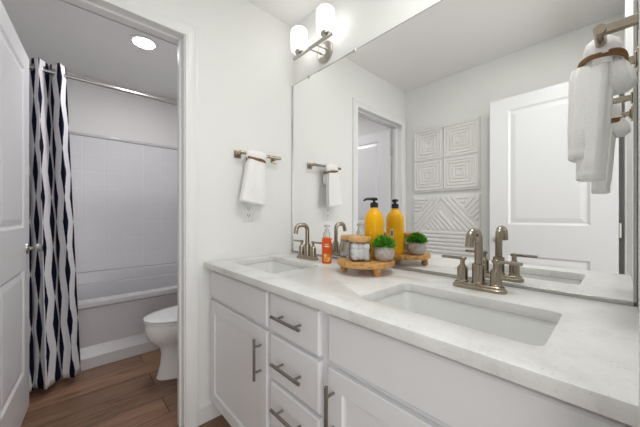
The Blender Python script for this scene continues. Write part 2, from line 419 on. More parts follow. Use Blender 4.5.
def shaker(bm, y0, y1, z0, z1, fr=0.057):
    """door front facing -X"""
    def ring(k, x): return [bm.verts.new(p) for p in ((x, y0+k, z0+k), (x, y1-k, z0+k), (x, y1-k, z1-k), (x, y0+k, z1-k))]
    rs = [ring(0, XB-0.001), ring(0, XD+0.003), ring(0.003, XD), ring(fr, XD), ring(fr+0.002, XD+0.006), ring(fr+0.008, XD+0.0085)]
    for a, b in zip(rs, rs[1:]):
        for k in range(4): bm.faces.new((a[k], a[(k+1) % 4], b[(k+1) % 4], b[k]))
    bm.faces.new(rs[-1]); bm.faces.new(rs[0])
def slab(bm, y0, y1, z0, z1):
    def ring(k, x): return [bm.verts.new(p) for p in ((x, y0+k, z0+k), (x, y1-k, z0+k), (x, y1-k, z1-k), (x, y0+k, z1-k))]
    rs = [ring(0, XB-0.001), ring(0, XD+0.006), ring(0.0015, XD+0.003), ring(0.006, XD)]
    for a, b in zip(rs, rs[1:]):
        for k in range(4): bm.faces.new((a[k], a[(k+1) % 4], b[(k+1) % 4], b[k]))
    bm.faces.new(rs[-1]); bm.faces.new(rs[0])
def pull(parent, y, z, vertical, length=0.155):
    bm = bmesh.new(); hl = length/2; xo = XD-0.032
    d = Vector((0, 0, 1)) if vertical else Vector((0, 1, 0)); c = Vector((xo, y, z))
    cyl(bm, c-d*hl, c+d*hl, 0.0058, n=16)
    for s in (-1, 1):
        q = c + d*(s*hl*0.62); cyl(bm, q, q+Vector((0.033, 0, 0)), 0.0045, n=12)
    o = obj('handle', bm, M_pull); o.parent = parent; o.location = (-0.6, -0.75, 0)
    off = Vector((0, 0, 0)); p = parent
    while p: off += p.location; p = p.parent
    o.location = (-off.x, -off.y, -off.z)
    return part_label(o, 'dark brushed nickel bar pull')
def front(name, fn, y0, y1, z0, z1, hnd=None):
    bm = bmesh.new(); fn(bm, y0, y1, z0, z1)
    o = vobj(name, bm, M_cab, smooth=None)
    if hnd: pull(o, *hnd)
    return o
ZT = 0.823
front('false_drawer_front', slab, 0.943, 1.523, 0.683, ZT)
front('door', shaker, 0.943, 1.523, 0.112, 0.664, (0.985, 0.548, True, 0.165))
zt = 0.828
for zz0, zz1, pz in ((0.679, 0.823, 0.7535), (0.497, 0.664, 0.5795), (0.315, 0.482, 0.413), (0.112, 0.300, 0.21)):
    front('drawer', slab, 0.638, 0.921, zz0, zz1, (0.7805, pz, False, 0.165))
front('false_drawer_front', slab, -0.01, 0.598, 0.683, ZT)
front('door', shaker, -0.01, 0.598, 0.112, 0.664, (0.572, 0.548, True, 0.165))

# countertop with two cut-outs
SINKS = [(0.322, 0.224), (1.24, 0.220)]   # centre y, half length
SX0, SX1 = 0.664, 0.942
def counter():
    cu = bpy.data.curves.new('tmp', 'CURVE'); cu.dimensions = '2D'; cu.fill_mode = 'BOTH'
    def poly(pts):
        sp = cu.splines.new('POLY'); sp.points.add(len(pts)-1); sp.use_cyclic_u = True
        for i, p in enumerate(pts): sp.points[i].co = (p[0], p[1], 0, 1)
    poly([(XF, N+0.001), (R+0.003, N+0.001), (R+0.003, F-0.001), (XF, F-0.001)])
    for cy, hy in SINKS: poly(rrect((SX0+SX1)/2, cy, (SX1-SX0)/2, hy, 0.024, 0))
    cu.extrude = 0.0135; cu.bevel_depth = 0.0015; cu.bevel_resolution = 1; cu.offset = -0.0015
    t = bpy.data.objects.new('tmp', cu); scene.collection.objects.link(t)
    dg = bpy.context.evaluated_depsgraph_get(); me = bpy.data.meshes.new_from_object(t.evaluated_get(dg))
    bpy.data.objects.remove(t); bpy.data.curves.remove(cu)
    bm = bmesh.new(); bm.from_mesh(me); bpy.data.meshes.remove(me)
    bmesh.ops.remove_doubles(bm, verts=bm.verts[:], dist=1e-5)
    bmesh.ops.translate(bm, verts=bm.verts[:], vec=(0, 0, ZC-0.015))
    return tag(obj('countertop', bm, M_quartz, smooth=math.radians(30)), 'white speckled quartz vanity countertop with two sink cut-outs', 'countertop')
counter()
def sink(cy, hy, label):
    cx = (SX0+SX1)/2; hx = (SX1-SX0)/2
    root = tag(empty('undermount_sink', (cx, cy, ZC-0.17)), label, 'sink', 'sinks in the countertop')
    z0 = -0.03+0.17
    spec = [(0.028, z0-0.0015, .05), (0.004, z0-0.0015, .028), (0.002, z0-0.01, .028), (-0.004, z0-0.06, .035), (-0.014, z0-0.11, .055), (-0.035, z0-0.128, .06), (-0.08, z0-0.135, .045)]
    rings = [rrect(0, 0, hx+d, hy+d, r, z) for d, z, r in spec]
    rings.append([(0.022*math.cos(2*PI*i/36), 0.022*math.sin(2*PI*i/36), z0-0.139) for i in range(36)])
    # outside skin
    out = [rrect(0, 0, hx+d, hy+d, r, z) for d, z, r in [(-0.08, z0-0.139-0.006, .045), (-0.02, z0-0.137, .06), (0.004, z0-0.11, .05), (0.014, z0-0.02, .045), (0.028, z0-0.010, .05)]]
    bm = bmesh.new(); ring_loft(bm, rings, False, False); ring_loft(bm, out, True, False)
    obj('basin', bm, M_porc, root)
    bm = bmesh.new(); lathe(bm, [(0.001, 0.004), (0.012, 0.0045), (0.016, 0.002), (0.022, 0.003), (0.026, 0.0), (0.024, -0.004), (0.001, -0.004)], (0, 0, z0-0.135), 28)
    part_label(obj('drain', bm, M_steel, root), 'round metal sink drain')
sink(*SINKS[0], 'large rectangular white undermount sink nearest the camera')
sink(*SINKS[1], 'far rectangular white undermount sink near the towel wall')

def faucet(name, x, y, label):
    root = tag(empty(name, (x, y, ZC)), label, 'faucet', 'faucets behind the two sinks')
    bm = bmesh.new()
    rr = [rrect(0, 0, 0.027-d, 0.083-d, 0.026-d, z, 8) for d, z in ((0, 0), (0, 0.009), (0.003, 0.012), (0.0055, 0.013), (0.0055, 0.018), (0.008, 0.0205))]
    ring_loft(bm, rr); obj('base_plate', bm, M_nickel, root)
    bm = bmesh.new()
    lathe(bm, [(0.0215, 0.020), (0.0215, 0.024), (0.0200, 0.0255), (0.0200, 0.083), (0.0192, 0.0865), (0.0130, 0.088), (0.0128, 0.092)], n=28)
    pts = [(0, 0, 0.088), (0, 0, 0.165)]
    for k in range(0, 11):
        a = PI*k/10*0.94; pts.append((-0.034+0.034*math.cos(a), 0, 0.166+0.033*math.sin(a)))
    e = pts[-1]
    pts = pts[:-1] + [(-0.070, 0, 0.165), (-0.073, 0, 0.152)]
    p2 = [(0, 0, 0.088), (0, 0, 0.158)]
    for k in range(1, 7): a = PI/2*k/6; p2.append((-0.030+0.030*math.cos(a), 0, 0.168+0.030*math.sin(a)))
    for k in range(0, 7): a = PI/2*k/6*0.93; p2.append((-0.052-0.030*math.sin(a), 0, 0.168+0.030*math.cos(a)))
    p2.append((-0.085, 0, 0.150))
    tube(bm, p2, 0.0125, 20)
    obj('spout', bm, M_nickel, root)
    for s in (-1, 1):
        bm = bmesh.new(); cy = 0.052*s
        lathe(bm, [(0.0190, 0.020), (0.0190, 0.024), (0.0172, 0.0255), (0.0172, 0.064), (0.0165, 0.068), (0.011, 0.074), (0.0075, 0.081), (0.0075, 0.091), (0.0095, 0.096), (0.0085, 0.104), (0.004, 0.107)], (0, cy, 0), 24)
        y0, y1 = sorted((cy-0.012*s, cy+0.072*s))
        box(bm, (-0.0065, y0, 0.0950), (0.0065, y1, 0.1050), 0.002, 2)
        obj('handle', bm, M_nickel, root)
    return root
faucet('faucet', 1.0386, 0.3265, 'brushed nickel gooseneck faucet with two lever handles behind the nearer sink')
faucet('faucet', 1.035, 1.232, 'brushed nickel gooseneck faucet with two lever handles behind the farther sink')

# ------------------------------------------------------------------ mirror
MZ = 2.0208
mir = tag(empty('wall_mirror', (R, 0.75, ZC)), 'large frameless vanity mirror in a metal channel above the countertop', 'mirror')
def mpart(name, bm, m, lab=None, parent=mir):
    o = vobj(name, bm, m, parent, smooth=None)
    if lab: part_label(o, lab)
    return o
bm = bmesh.new(); box(bm, (R, N+0.004, ZC+0.004), (R+0.005, F-0.004, MZ)); mpart('mirror_pane', bm, M_mirror)
bm = bmesh.new(); box(bm, (R-0.006, N+0.003, ZC+0.0005), (R+0.005, F-0.003, ZC+0.003)); box(bm, (R-0.006, N+0.003, ZC+0.003), (R-0.004, F-0.003, ZC+0.012), 0.0004, 1)
mpart('bottom_channel', bm, M_chan, 'thin satin metal channel along the bottom edge')
for y0, y1 in ((N+0.002, N+0.009), (F-0.007, F-0.002)):
    bm = bmesh.new(); box(bm, (R-0.006, y0, ZC+0.001), (R+0.005, y1, MZ), 0.0005, 1)
    mpart('side_channel', bm, M_chan, 'thin satin metal channel along the side edge')
bm = bmesh.new(); box(bm, (R-0.001, N+0.009, MZ), (R+0.005, F-0.007, MZ+0.0025)); mpart('top_edge', bm, M_chan)
for cy in (1.362, 0.975):
    bm = bmesh.new(); box(bm, (R-0.003, cy-0.009, MZ-0.008), (R+0.004, cy+0.009, MZ+0.007), 0.001, 1)
    mpart('mirror_clip', bm, M_chan, 'small metal clip on the top edge')

# ------------------------------------------------------------------ vanity light
lt = tag(empty('vanity_light', (R+0.005, 1.208, 2.112)), 'two-light wall sconce with frosted cylinder shades above the mirror', 'light')
bm = bmesh.new(); lathe(bm, [(0.001, -0.020), (0.050, -0.020), (0.058, -0.017), (0.060, -0.010), (0.064, -0.008), (0.065, 0.0)], (0, 0, 0), 40, 'X')
obj('backplate', bm, M_steel, lt)
for s in (-1, 1):
    bm = bmesh.new(); cyl(bm, (-0.02, 0.028*s, 0.0), (-0.105, 0.028*s, -0.008), 0.0042, n=12); lathe(bm, [(0.008, -0.026), (0.008, -0.02)], (0, 0.028*s, 0), 12, 'X')
    obj('arm', bm, M_steel, lt)
bm = bmesh.new(); box(bm, (-0.113, -0.158, -0.013), (-0.097, 0.177, 0.001), 0.0015, 1); obj('crossbar', bm, M_steel, lt)
for y in (-0.107, 0.125):
    bm = bmesh.new(); lathe(bm, [(0.006, -0.004), (0.010, 0.004), (0.026, 0.010), (0.029, 0.018), (0.029, 0.022), (0.001, 0.022)], (-0.105, y, 0), 28); obj('socket_cup', bm, M_steel, lt)
    bm = bmesh.new(); lathe(bm, [(0.030, 0.0225), (0.046, 0.024), (0.050, 0.030), (0.051, 0.09), (0.051, 0.134), (0.049, 0.144), (0.046, 0.148), (0.001, 0.150)], (-0.105, y, 0), 32)
    part_label(obj('glass_shade', bm, M_shade, lt), 'lit frosted white glass cylinder shade')

# ------------------------------------------------------------------ towel bars and towels
def towel_bar(loc, rz, width, label):
    """local x along the bar, local +y away from the wall, origin on the wall at the bar's middle"""
    root = tag(empty('towel_bar', loc, rz), label, 'towel bar', 'towel bars'); h = width/2
    bm = bmesh.new(); cyl(bm, (-h-0.014, 0.062, 0), (h+0.014, 0.062, 0), 0.0095, n=24)
    bmesh.ops.bevel(bm, geom=[e for e in bm.edges if len(e.link_faces) == 2 and e.calc_face_angle(0) > 1.2], offset=0.001, segments=1, affect='EDGES')
    obj('bar', bm, M_nickel, root)
    for s in (-1, 1):
        bm = bmesh.new(); box(bm, (s*h-0.022, 0.0, -0.024), (s*h+0.022, 0.007, 0.020), 0.0015, 1)
        box(bm, (s*h-0.015, 0.007, -0.016), (s*h+0.015, 0.011, 0.014), 0.0015, 1)
        box(bm, (s*h-0.0065, 0.010, -0.0085), (s*h+0.0065, 0.060, 0.0085), 0.0012, 1)
        obj('bracket', bm, M_nickel, root)
    return root
BZ = 1.489
towel_bar((0.875, F, BZ), PI, 0.252, 'brushed nickel towel bar on the far wall beside the mirror')
towel_bar((0.898, N, 1.495), 0.0, 0.202, 'brushed nickel towel bar at the upper right, nearest the camera')

def towel(loc, rz, sw, front_len, back_len, label, seed, yb=0.062, bulge=1.0, wb=1.0, skew=0.0, step=0.02, out=0.0, tilt=0.0, hem=0.03):
    """hand towel gathered over a bar and tied with twine; local x along the bar, +y away from the wall"""
    rnd = random.Random(seed); root = tag(empty('hand_towel', loc, rz), label, 'towel', 'hand towels on the towel bars')
    n = 56
    def ring(cx, cy, z, rx, ry, amp, ph, tilt=0.0, sq=0.75):
        out = []
        for i in range(n):
            t = 2*PI*i/n; c, s = math.cos(t), math.sin(t)
            k = 1 + amp*(0.6*math.sin(5*t+ph)+0.4*math.sin(9*t+1.7*ph)+0.3*math.sin(13*t+ph*2.3))
            x = math.copysign(abs(c)**sq, c)*rx*k; y = math.copysign(abs(s)**sq, s)*ry*k
            out.append((cx+x, cy+y, z+tilt*x))
        return out
    ph = rnd.uniform(0, 6)
    bm = bmesh.new()
    # gathered hood over the bar
    R1 = [ring(0, yb, 0.024, sw*0.30, 0.008, 0.0, ph), ring(0, yb, 0.021, sw*0.75, 0.018, .03, ph), ring(0, yb, 0.012, sw*0.98, 0.027, .04, ph),
          ring(0, yb, -0.006, sw*1.02, 0.032, .05, ph), ring(0, yb+0.001, -0.022, sw*0.92, 0.030, .07, ph), ring(0, yb+0.002, -0.032, sw*0.84, 0.027, .08, ph), ring(0, yb+0.002, -0.040, sw*0.84, 0.027, .08, ph)]
    ring_loft(bm, R1)
    # front tail: two folded layers
    for dy, ln, kx in ((0.012+out, front_len-step, 0.95), (-0.002+out, front_len, 1.0)):
        rs = []
        for z, kxx, ry, am in ((-0.034, 0.78, 0.016, .06), (-0.055, 0.84, 0.018, .09), (-0.10, 0.92, 0.017, .10), (-0.17, 1.02, 0.016, .09), (-0.24, 1.10, 0.015, .07)):
            if z < -ln+0.03: break
            q = z/ln
            rs.append(ring(skew*q*sw, yb+0.006+dy+(0.004*bulge+out)*abs(q), z, sw*kxx*kx*(1+(wb-1)*abs(q)), ry*bulge, am, ph+dy*40, 0.0, 0.7))
        for z, f in ((-ln+0.022, 1), (-ln+0.019, 0.985), (-ln+0.016, 1), (-ln+0.002, 1.0), (-ln, 0.96)):
            rs.append(ring(-skew*sw, yb+0.006+dy+0.004*bulge+out, z, sw*1.14*kx*f*wb, 0.014*bulge*f, .05, ph+dy*40, hem, 0.7))
        ring_loft(bm, rs)
    # short puffed tail behind
    rs = []
    for z, kx, ry, dy in ((-0.030, 0.6, 0.014, 0), (-0.045, 0.74, 0.020, -.004), (-0.065, 0.82, 0.025, -.008), (-0.085, 0.80, 0.026, -.010), (-back_len+0.012, 0.70, 0.022, -.010), (-back_len+0.003, 0.5, 0.014, -.008), (-back_len, 0.25, 0.006, -.008)):
        rs.append(ring(sw*0.05, yb-0.018+dy, z, sw*kx, ry, .06, ph+2))
    ring_loft(bm, rs)
    obj('towel_cloth', bm, M_towel, root, smooth=math.radians(80))
    bm = bmesh.new()
    for k in range(3):
        pts = []
        for i in range(40):
            t = 2*PI*i/40; c, s = math.cos(t), math.sin(t)
            pts.append((math.copysign(abs(c)**.75, c)*(sw*0.86+0.002), yb+math.copysign(abs(s)**.75, s)*0.0385, -0.0355+0.0042*(k-1)+0.0015*math.sin(3*t+k)-tilt*c))
        tube(bm, pts, 0.0028, 8, close=True)
    part_label(obj('twine', bm, M_twine, root), 'brown twine wrapped round the towel')
    return root
towel((0.838, F, BZ), PI, 0.064, 0.297, 0.135, 'small white hand towel tied with twine hanging on the far wall', 1, wb=1.08, skew=-0.42, step=0.006, tilt=-0.010, hem=0.16)
towel((0.900, N, 1.495), 0.0, 0.050, 0.290, 0.100, 'white hand towel tied with twine hanging at the upper right, nearest the camera', 5, bulge=1.7, step=0.05, out=0.004, tilt=0.014)

# outlet
ot = tag(empty('wall_outlet', (0.818, F, 1.145)), 'white duplex wall outlet below the towel on the far wall', 'outlet')
bm = bmesh.new(); box(bm, (-0.035, -0.006, -0.058), (0.035, 0, 0.058), 0.003, 2); obj('cover_plate', bm, M_plast, ot)
for z in (-0.021, 0.021):
    bm = bmesh.new(); ring_loft(bm, [[(0.0165*(1 if abs(math.cos(t)) < .8 else 1)*math.cos(t), y, z+0.0145*math.sin(t)) for t in [2*PI*i/28 for i in range(28)]] for y in (-0.0055, -0.0085)])
    so = obj('socket', bm, M_plast, ot)
    bm = bmesh.new()
    for dx in (-0.0065, 0.0065): box(bm, (dx-0.0013, -0.0092, z-0.001), (dx+0.0013, -0.0084, z+0.008))
    cyl(bm, (0, -0.0092, z-0.007), (0, -0.0084, z-0.007), 0.0026, n=10)
    part_label(obj('slot', bm, M_slot, so), 'dark plug slots')

# ------------------------------------------------------------------ things on the counter
# riser tray
TX, TY, TR = 0.985, 0.770, 0.126; TZ = ZC+0.057
tr = tag(empty('riser_tray', (TX, TY, ZC)), 'round honey-coloured wooden riser tray on short legs on the countertop', 'tray')
bm = bmesh.new(); lathe(bm, [(0.001, 0.033), (TR-0.006, 0.033), (TR-0.001, 0.036), (TR, 0.041), (TR, 0.051), (TR-0.003, 0.0565), (TR-0.008, 0.057), (0.001, 0.057)], n=64)
obj('tray_top', bm, M_acacia, tr)
for wx, wy in ((0.950, 0.680), (0.930, 0.848), (1.072, 0.790)):
    bm = bmesh.new(); lathe(bm, [(0.014, 0.0), (0.016, 0.002), (0.017, 0.033)], (wx-TX, wy-TY, 0), 24); obj('leg', bm, M_acacia, tr)

def jar(x, y, rz, label):
    root = tag(empty('lidded_jar', (x, y, TZ), rz), label, 'jar', 'glass jars on the tray')
    bm = bmesh.new(); h = 0.081; q = 0.043
    outer = [rrect(0, 0, q-d, q-d, 0.016, z, 6) for d, z in ((0.006, 0.0003), (0.001, 0.004), (0, 0.01), (0, h-0.014), (0.003, h-0.008), (0.006, h-0.004), (0.006, h))]
    inner = [rrect(0, 0, q-d, q-d, 0.013, z, 6) for d, z in ((0.008, h), (0.008, h-0.006), (0.003, h-0.014), (0.0025, 0.010), (0.006, 0.005))]
    ring_loft(bm, outer, True, False); obj('glass_body', bm, M_glass, root)
    bm = bmesh.new(); lathe(bm, [(0.001, h+0.0005), (0.044, h+0.0005), (0.0475, h+0.003), (0.0485, h+0.008), (0.0485, h+0.018), (0.046, h+0.0225), (0.001, h+0.0235)], n=40)
    part_label(obj('wooden_lid', bm, M_lidwood, root), 'round pale wooden lid')
    return root
JX, JY = 0.938, 0.764; KX, KY = 0.989, 0.858
jar(JX, JY, 0.887-PI/4+0.75, 'front glass jar of cotton balls with a wooden lid on the tray')
jar(KX, KY, 0.3, 'rear glass jar with a wooden lid behind the cotton ball jar')
# cotton balls
def blob(bm, r, seed, c=(0, 0, 0)):
    s = random.Random(seed)
    o = bmesh.ops.create_icosphere(bm, subdivisions=3, radius=r)
    fr = [Vector((s.uniform(-1, 1), s.uniform(-1, 1), s.uniform(-1, 1))).normalized() for _ in range(5)]
    for v in o['verts']:
        n_ = v.co.normalized(); k = 1 + 0.06*sum(math.sin(4*n_.dot(d)+i) for i, d in enumerate(fr))/2
        v.co = v.co*k + Vector(c)
bm = bmesh.new(); blob(bm, 0.0162, 3); ball = obj('cotton_ball', bm, M_cotton, smooth=3)
tag(ball, 'white cotton ball in the front glass jar', 'cotton ball', 'cotton balls in the front jar')
ca = 0.887-PI/4+0.75; pos = []
for lay, z in enumerate((0.0195, 0.0415, 0.0625)):
    offs = [(-0.0255, -0.0255), (0, -0.026), (0.0255, -0.0255), (-0.026, 0), (0, 0), (0.026, 0), (-0.0255, 0.0255), (0, 0.026), (0.0255, 0.0255)] if lay != 1 else [(-0.0245, -0.0245), (0.001, -0.025), (0.0245, -0.0245), (-0.0235, 0.001), (0.0235, 0), (-0.0245, 0.0245), (0, 0.025), (0.0245, 0.0245)]
    for a, b in offs: pos.append((a*0.97, b*0.97, z))
for i, (a, b, z) in enumerate(pos):
    o = ball if i == 0 else ball.copy()
    if i: scene.collection.objects.link(o)
    a += random.uniform(-.0025, .0025); b += random.uniform(-.0025, .0025); z += random.uniform(-.002, .002)
    a = max(-.0238, min(.0238, a)); b = max(-.0238, min(.0238, b))
    o.location = (JX + a*math.cos(ca)-b*math.sin(ca), JY + a*math.sin(ca)+b*math.cos(ca), TZ+z)
    o.rotation_euler = (random.uniform(0, 6), random.uniform(0, 6), random.uniform(0, 6)); o.scale = (0.92+random.random()*0.1,)*3
# cotton swabs standing in the rear jar
sw = tag(empty('cotton_swab', (0, 0, 0)), 'thin cotton swab standing in the rear glass jar', 'cotton swab', 'cotton swabs in the rear jar')
bm = bmesh.new(); cyl(bm, (0, 0, 0.006), (0, 0, 0.068), 0.0013, n=8); obj('stick', bm, M_cord, sw)
for z0, s in ((0.0, 1), (0.074, -1)):
    bm = bmesh.new(); lathe(bm, [(0.0005, z0), (0.0024, z0+0.002*s), (0.003, z0+0.006*s), (0.0026, z0+0.012*s), (0.0013, z0+0.016*s)], n=10); obj('cotton_tip', bm, M_cotton, sw)
k = 0
for i in range(6):
    for j in range(6):
        a, b = (i-2.5)*0.0125, (j-2.5)*0.0125
        o = sw if k == 0 else copy_tree(sw); k += 1
        c, s = math.cos(0.3), math.sin(0.3)
        o.location = (KX+a*c-b*s, KY+a*s+b*c, TZ+0.0058); o.rotation_euler = (random.uniform(-.03, .03), random.uniform(-.03, .03), 0)

# yellow pump bottle
BX, BY = 1.066, 0.781
yb = tag(empty('pump_bottle', (BX, BY, TZ), 0), 'tall yellow soap bottle with a black pump standing on the wooden tray', 'bottle')
bm = bmesh.new(); lathe(bm, [(0.001, 0.0), (0.038, 0.0), (0.043, 0.004), (0.0445, 0.012), (0.0455, 0.150), (0.0452, 0.170), (0.042, 0.188), (0.034, 0.205), (0.024, 0.217), (0.0175, 0.225), (0.016, 0.236), (0.001, 0.236)], n=44)
obj('bottle_body', bm, M_amber, yb)
bm = bmesh.new(); lathe(bm, [(0.0175, 0.232), (0.0182, 0.234), (0.0182, 0.252), (0.013, 0.256), (0.006, 0.258), (0.006, 0.264), (0.015, 0.266), (0.0165, 0.270), (0.0155, 0.276), (0.008, 0.279), (0.001, 0.2795)], n=28)
d = Vector((-0.72, 0.69, 0))
tube(bm, [Vector((0, 0, 0.272)), d*0.02+Vector((0, 0, 0.273)), d*0.038+Vector((0, 0, 0.272)), d*0.045+Vector((0, 0, 0.268)), d*0.048+Vector((0, 0, 0.263))], [0.008, 0.0065, 0.0055, 0.005, 0.0045], 12)
part_label(obj('pump_head', bm, M_black, yb), 'glossy black pump head with a long nozzle')
def curved_label(parent, name, r, a0, a1, z0, z1, m, lab):
    bm = bmesh.new(); rows = [[], []]
    for i in range(13):
        a = a0+(a1-a0)*i/12
        for k, z in enumerate((z0, z1)): rows[k].append([bm.verts.new(((r+e)*math.cos(a), (r+e)*math.sin(a), z)) for e in (0.0, 0.0005)])
    for i in range(12):
        for e in (0, 1): bm.faces.new((rows[0][i][e], rows[0][i+1][e], rows[1][i+1][e], rows[1][i][e]))
    o = obj(name, bm, m, parent)
    if lab: part_label(o, lab)
    return o
M_label = mat('cream_label', (0.82, 0.78, 0.66), 0.5); noise_bump(M_label, 100, 0.02)
M_pink = mat('faded_logo', (0.92, 0.60, 0.25), 0.4); noise_bump(M_pink, 100, 0.02)
# the label turned to the mirror (seen reflected) and the small round mark turned to the room
al = math.atan2(-0.781, 2.31-1.066-0.0) ; am = math.atan2(-0.781, -1.066)
curved_label(yb, 'paper_label', 0.0448, -0.62+0.22, -0.62+0.56, 0.085, 0.128, M_label, 'small cream paper label')
curved_label(yb, 'label_print', 0.0455, -0.62+0.32, -0.62+0.46, 0.094, 0.119, M_slot, 'dark letter mark on the label')
bm = bmesh.new()
for i in range(6):
    t = 2*PI*i/6; ang = am-0.35+0.11*math.cos(t)
    c = Vector((0.0448*math.cos(ang), 0.0448*math.sin(ang), 0.118+0.005*math.sin(t)))
    bmesh.ops.create_icosphere(bm, subdivisions=1, radius=0.0022, matrix=Matrix.Translation(c))
part_label(obj('printed_mark', bm, M_pink, yb), 'small pale flower mark')

# orange foam soap
sp = tag(empty('foam_soap_bottle', (1.018, 1.052, ZC)), 'small orange foaming soap bottle with a clear pump between the faucet and tray', 'bottle')
bm = bmesh.new()
ring_loft(bm, [[(a*math.cos(2*PI*i/36), b*math.sin(2*PI*i/36), z) for i in range(36)] for a, b, z in ((0.022, 0.0255, 0), (0.0235, 0.0275, 0.004), (0.0235, 0.0275, 0.118), (0.022, 0.0255, 0.130), (0.015, 0.016, 0.138))])
obj('bottle_body', bm, M_orange, sp)
M_lab2 = mat('orange_label', (0.80, 0.30, 0.02), 0.4); nn_ = speckled(M_lab2, 60, [(0.42, (0.80, 0.10, 0.02)), (0.52, (0.95, 0.55, 0.04)), (0.6, (0.9, 0.85, 0.7))]); lk(M_lab2, nn_, bsdf(M_lab2).inputs['Base Color'])
bm = bmesh.new()
def arc_sheet(bm, a, b, t0, t1, z0, z1, n=12):
    prev = None
    for i in range(n+1):
        t = t0+(t1-t0)*i/n; v = [bm.verts.new((a*k*math.cos(t), b*k*math.sin(t), z)) for z in (z0, z1) for k in (1, 1.012)]
        if prev: bm.faces.new((prev[1], v[1], v[3], prev[3])); bm.faces.new((prev[0], v[0], v[2], prev[2]))
        prev = v
arc_sheet(bm, 0.0237, 0.0277, PI+0.1, PI+1.5, 0.012, 0.052)
part_label(obj('fruit_label', bm, M_lab2, sp), 'yellow and white printed patch low on the bottle')
bm = bmesh.new(); arc_sheet(bm, 0.0237, 0.0277, PI+0.25, PI+1.25, 0.088, 0.094); arc_sheet(bm, 0.0237, 0.0277, PI+0.35, PI+1.1, 0.100, 0.1035)
part_label(obj('label_lines', bm, M_label, sp), 'pale lines of print')
bm = bmesh.new(); lathe(bm, [(0.0185, 0.136), (0.0195, 0.139), (0.0195, 0.156), (0.015, 0.164), (0.012, 0.168), (0.012, 0.182), (0.001, 0.183)], n=28)
part_label(obj('pump_collar', bm, M_clear, sp), 'clear plastic pump collar')
bm = bmesh.new(); lathe(bm, [(0.006, 0.183), (0.006, 0.190), (0.015, 0.191), (0.017, 0.195), (0.016, 0.202), (0.001, 0.204)], n=24)
tube(bm, [(0, 0, 0.197), (-0.012, -0.010, 0.1975), (-0.022, -0.018, 0.196)], [0.008, 0.006, 0.005], 10)
part_label(obj('pump_head', bm, M_clear, sp), 'clear plastic pump head')

# potted grass
PX, PY = 1.012, 0.690
pp = tag(empty('potted_grass', (PX, PY, TZ)), 'small artificial green grass plant in a round grey stone pot on the tray', 'plant')
bm = bmesh.new(); lathe(bm, [(0.001, 0.0), (0.026, 0.0), (0.034, 0.006), (0.0425, 0.018), (0.0455, 0.031), (0.0435, 0.046), (0.038, 0.058), (0.0345, 0.062), (0.032, 0.060), (0.034, 0.052), (0.001, 0.050)], n=40)
obj('pot', bm, M_stone, pp)
bm = bmesh.new(); rnd = random.Random(7)
for i in range(1500):
    u = rnd.random(); z = 0.05+0.95*u; a = rnd.uniform(0, 2*PI); s = math.sqrt(max(0, 1-z*z))
    dr = Vector((s*math.cos(a), s*math.sin(a), z))
    base = Vector((dr.x*0.024, dr.y*0.024, 0.052+dr.z*0.008)); ln = 1+rnd.uniform(-.1, .06)
    tip = Vector((dr.x*0.054*ln, dr.y*0.054*ln, 0.064+dr.z*0.052*ln-0.004*s))
    tip += Vector((rnd.uniform(-.004, .004), rnd.uniform(-.004, .004), rnd.uniform(-.003, .003)))
    mid = base.lerp(tip, 0.62)+Vector((0, 0, 0.003)); w = 0.0013
    sd = dr.cross(Vector((rnd.uniform(-1, 1), rnd.uniform(-1, 1), rnd.uniform(-1, 1)))).normalized()*w
    v = [bm.verts.new(p) for p in (base-sd*.7, base+sd*.7, mid+sd, mid-sd, tip)]
    bm.faces.new((v[0], v[1], v[2], v[3])); bm.faces.new((v[3], v[2], v[4]))
obj('grass_blades', bm, M_leaf, pp, smooth=None)

# ------------------------------------------------------------------ wall art on the left wall (seen in the mirror)
M_art = mat('white_plaster_relief', (0.84, 0.83, 0.81), 0.3); noise_bump(M_art, 60, 0.15)
def bar_between(bm, p, q, w, x0, x1):
    """raised strip in the y-z plane between p and q, ridge section"""
    p = Vector((0, *p)); q = Vector((0, *q)); d = (q-p).normalized(); nrm = Vector((0, -d.z, d.y))*w/2
    ring_loft(bm, [[v+nrm+Vector((x0, 0, 0)), v+nrm*0.55+Vector((x1, 0, 0)), v-nrm*0.55+Vector((x1, 0, 0)), v-nrm+Vector((x0, 0, 0))] for v in (p, q)])
def clip_line(c, d, poly):
    """clip an infinite line to a convex polygon, returns the two points"""
    t0, t1 = -10, 10
    for (a, b) in zip(poly, poly[1:]+poly[:1]):
        e = (b[0]-a[0], b[1]-a[1]); nx, ny = -e[1], e[0]
        den = nx*d[0]+ny*d[1]; num = nx*(a[0]-c[0])+ny*(a[1]-c[1])
        if abs(den) < 1e-9:
            if num > 0: return None
            continue
        t = num/den
        if den > 0: t0 = max(t0, t)
        else: t1 = min(t1, t)
    if t1-t0 < 0.02: return None
    return ((c[0]+d[0]*t0, c[1]+d[1]*t0), (c[0]+d[0]*t1, c[1]+d[1]*t1))
def hatch(bm, poly, ang, pitch, x0, x1):
    # poly counter-clockwise
    A = sum(p[0]*q[1]-q[0]*p[1] for p, q in zip(poly, poly[1:]+poly[:1]))
    if A < 0: poly = poly[::-1]
    d = (math.cos(ang), math.sin(ang)); nn = (-d[1], d[0])
    for k in range(-60, 61):
        c = (nn[0]*pitch*k, nn[1]*pitch*k)
        r = clip_line(c, d, poly)
        if r: bar_between(bm, r[0], r[1], pitch*0.78, x0, x1)
AW = 0.305
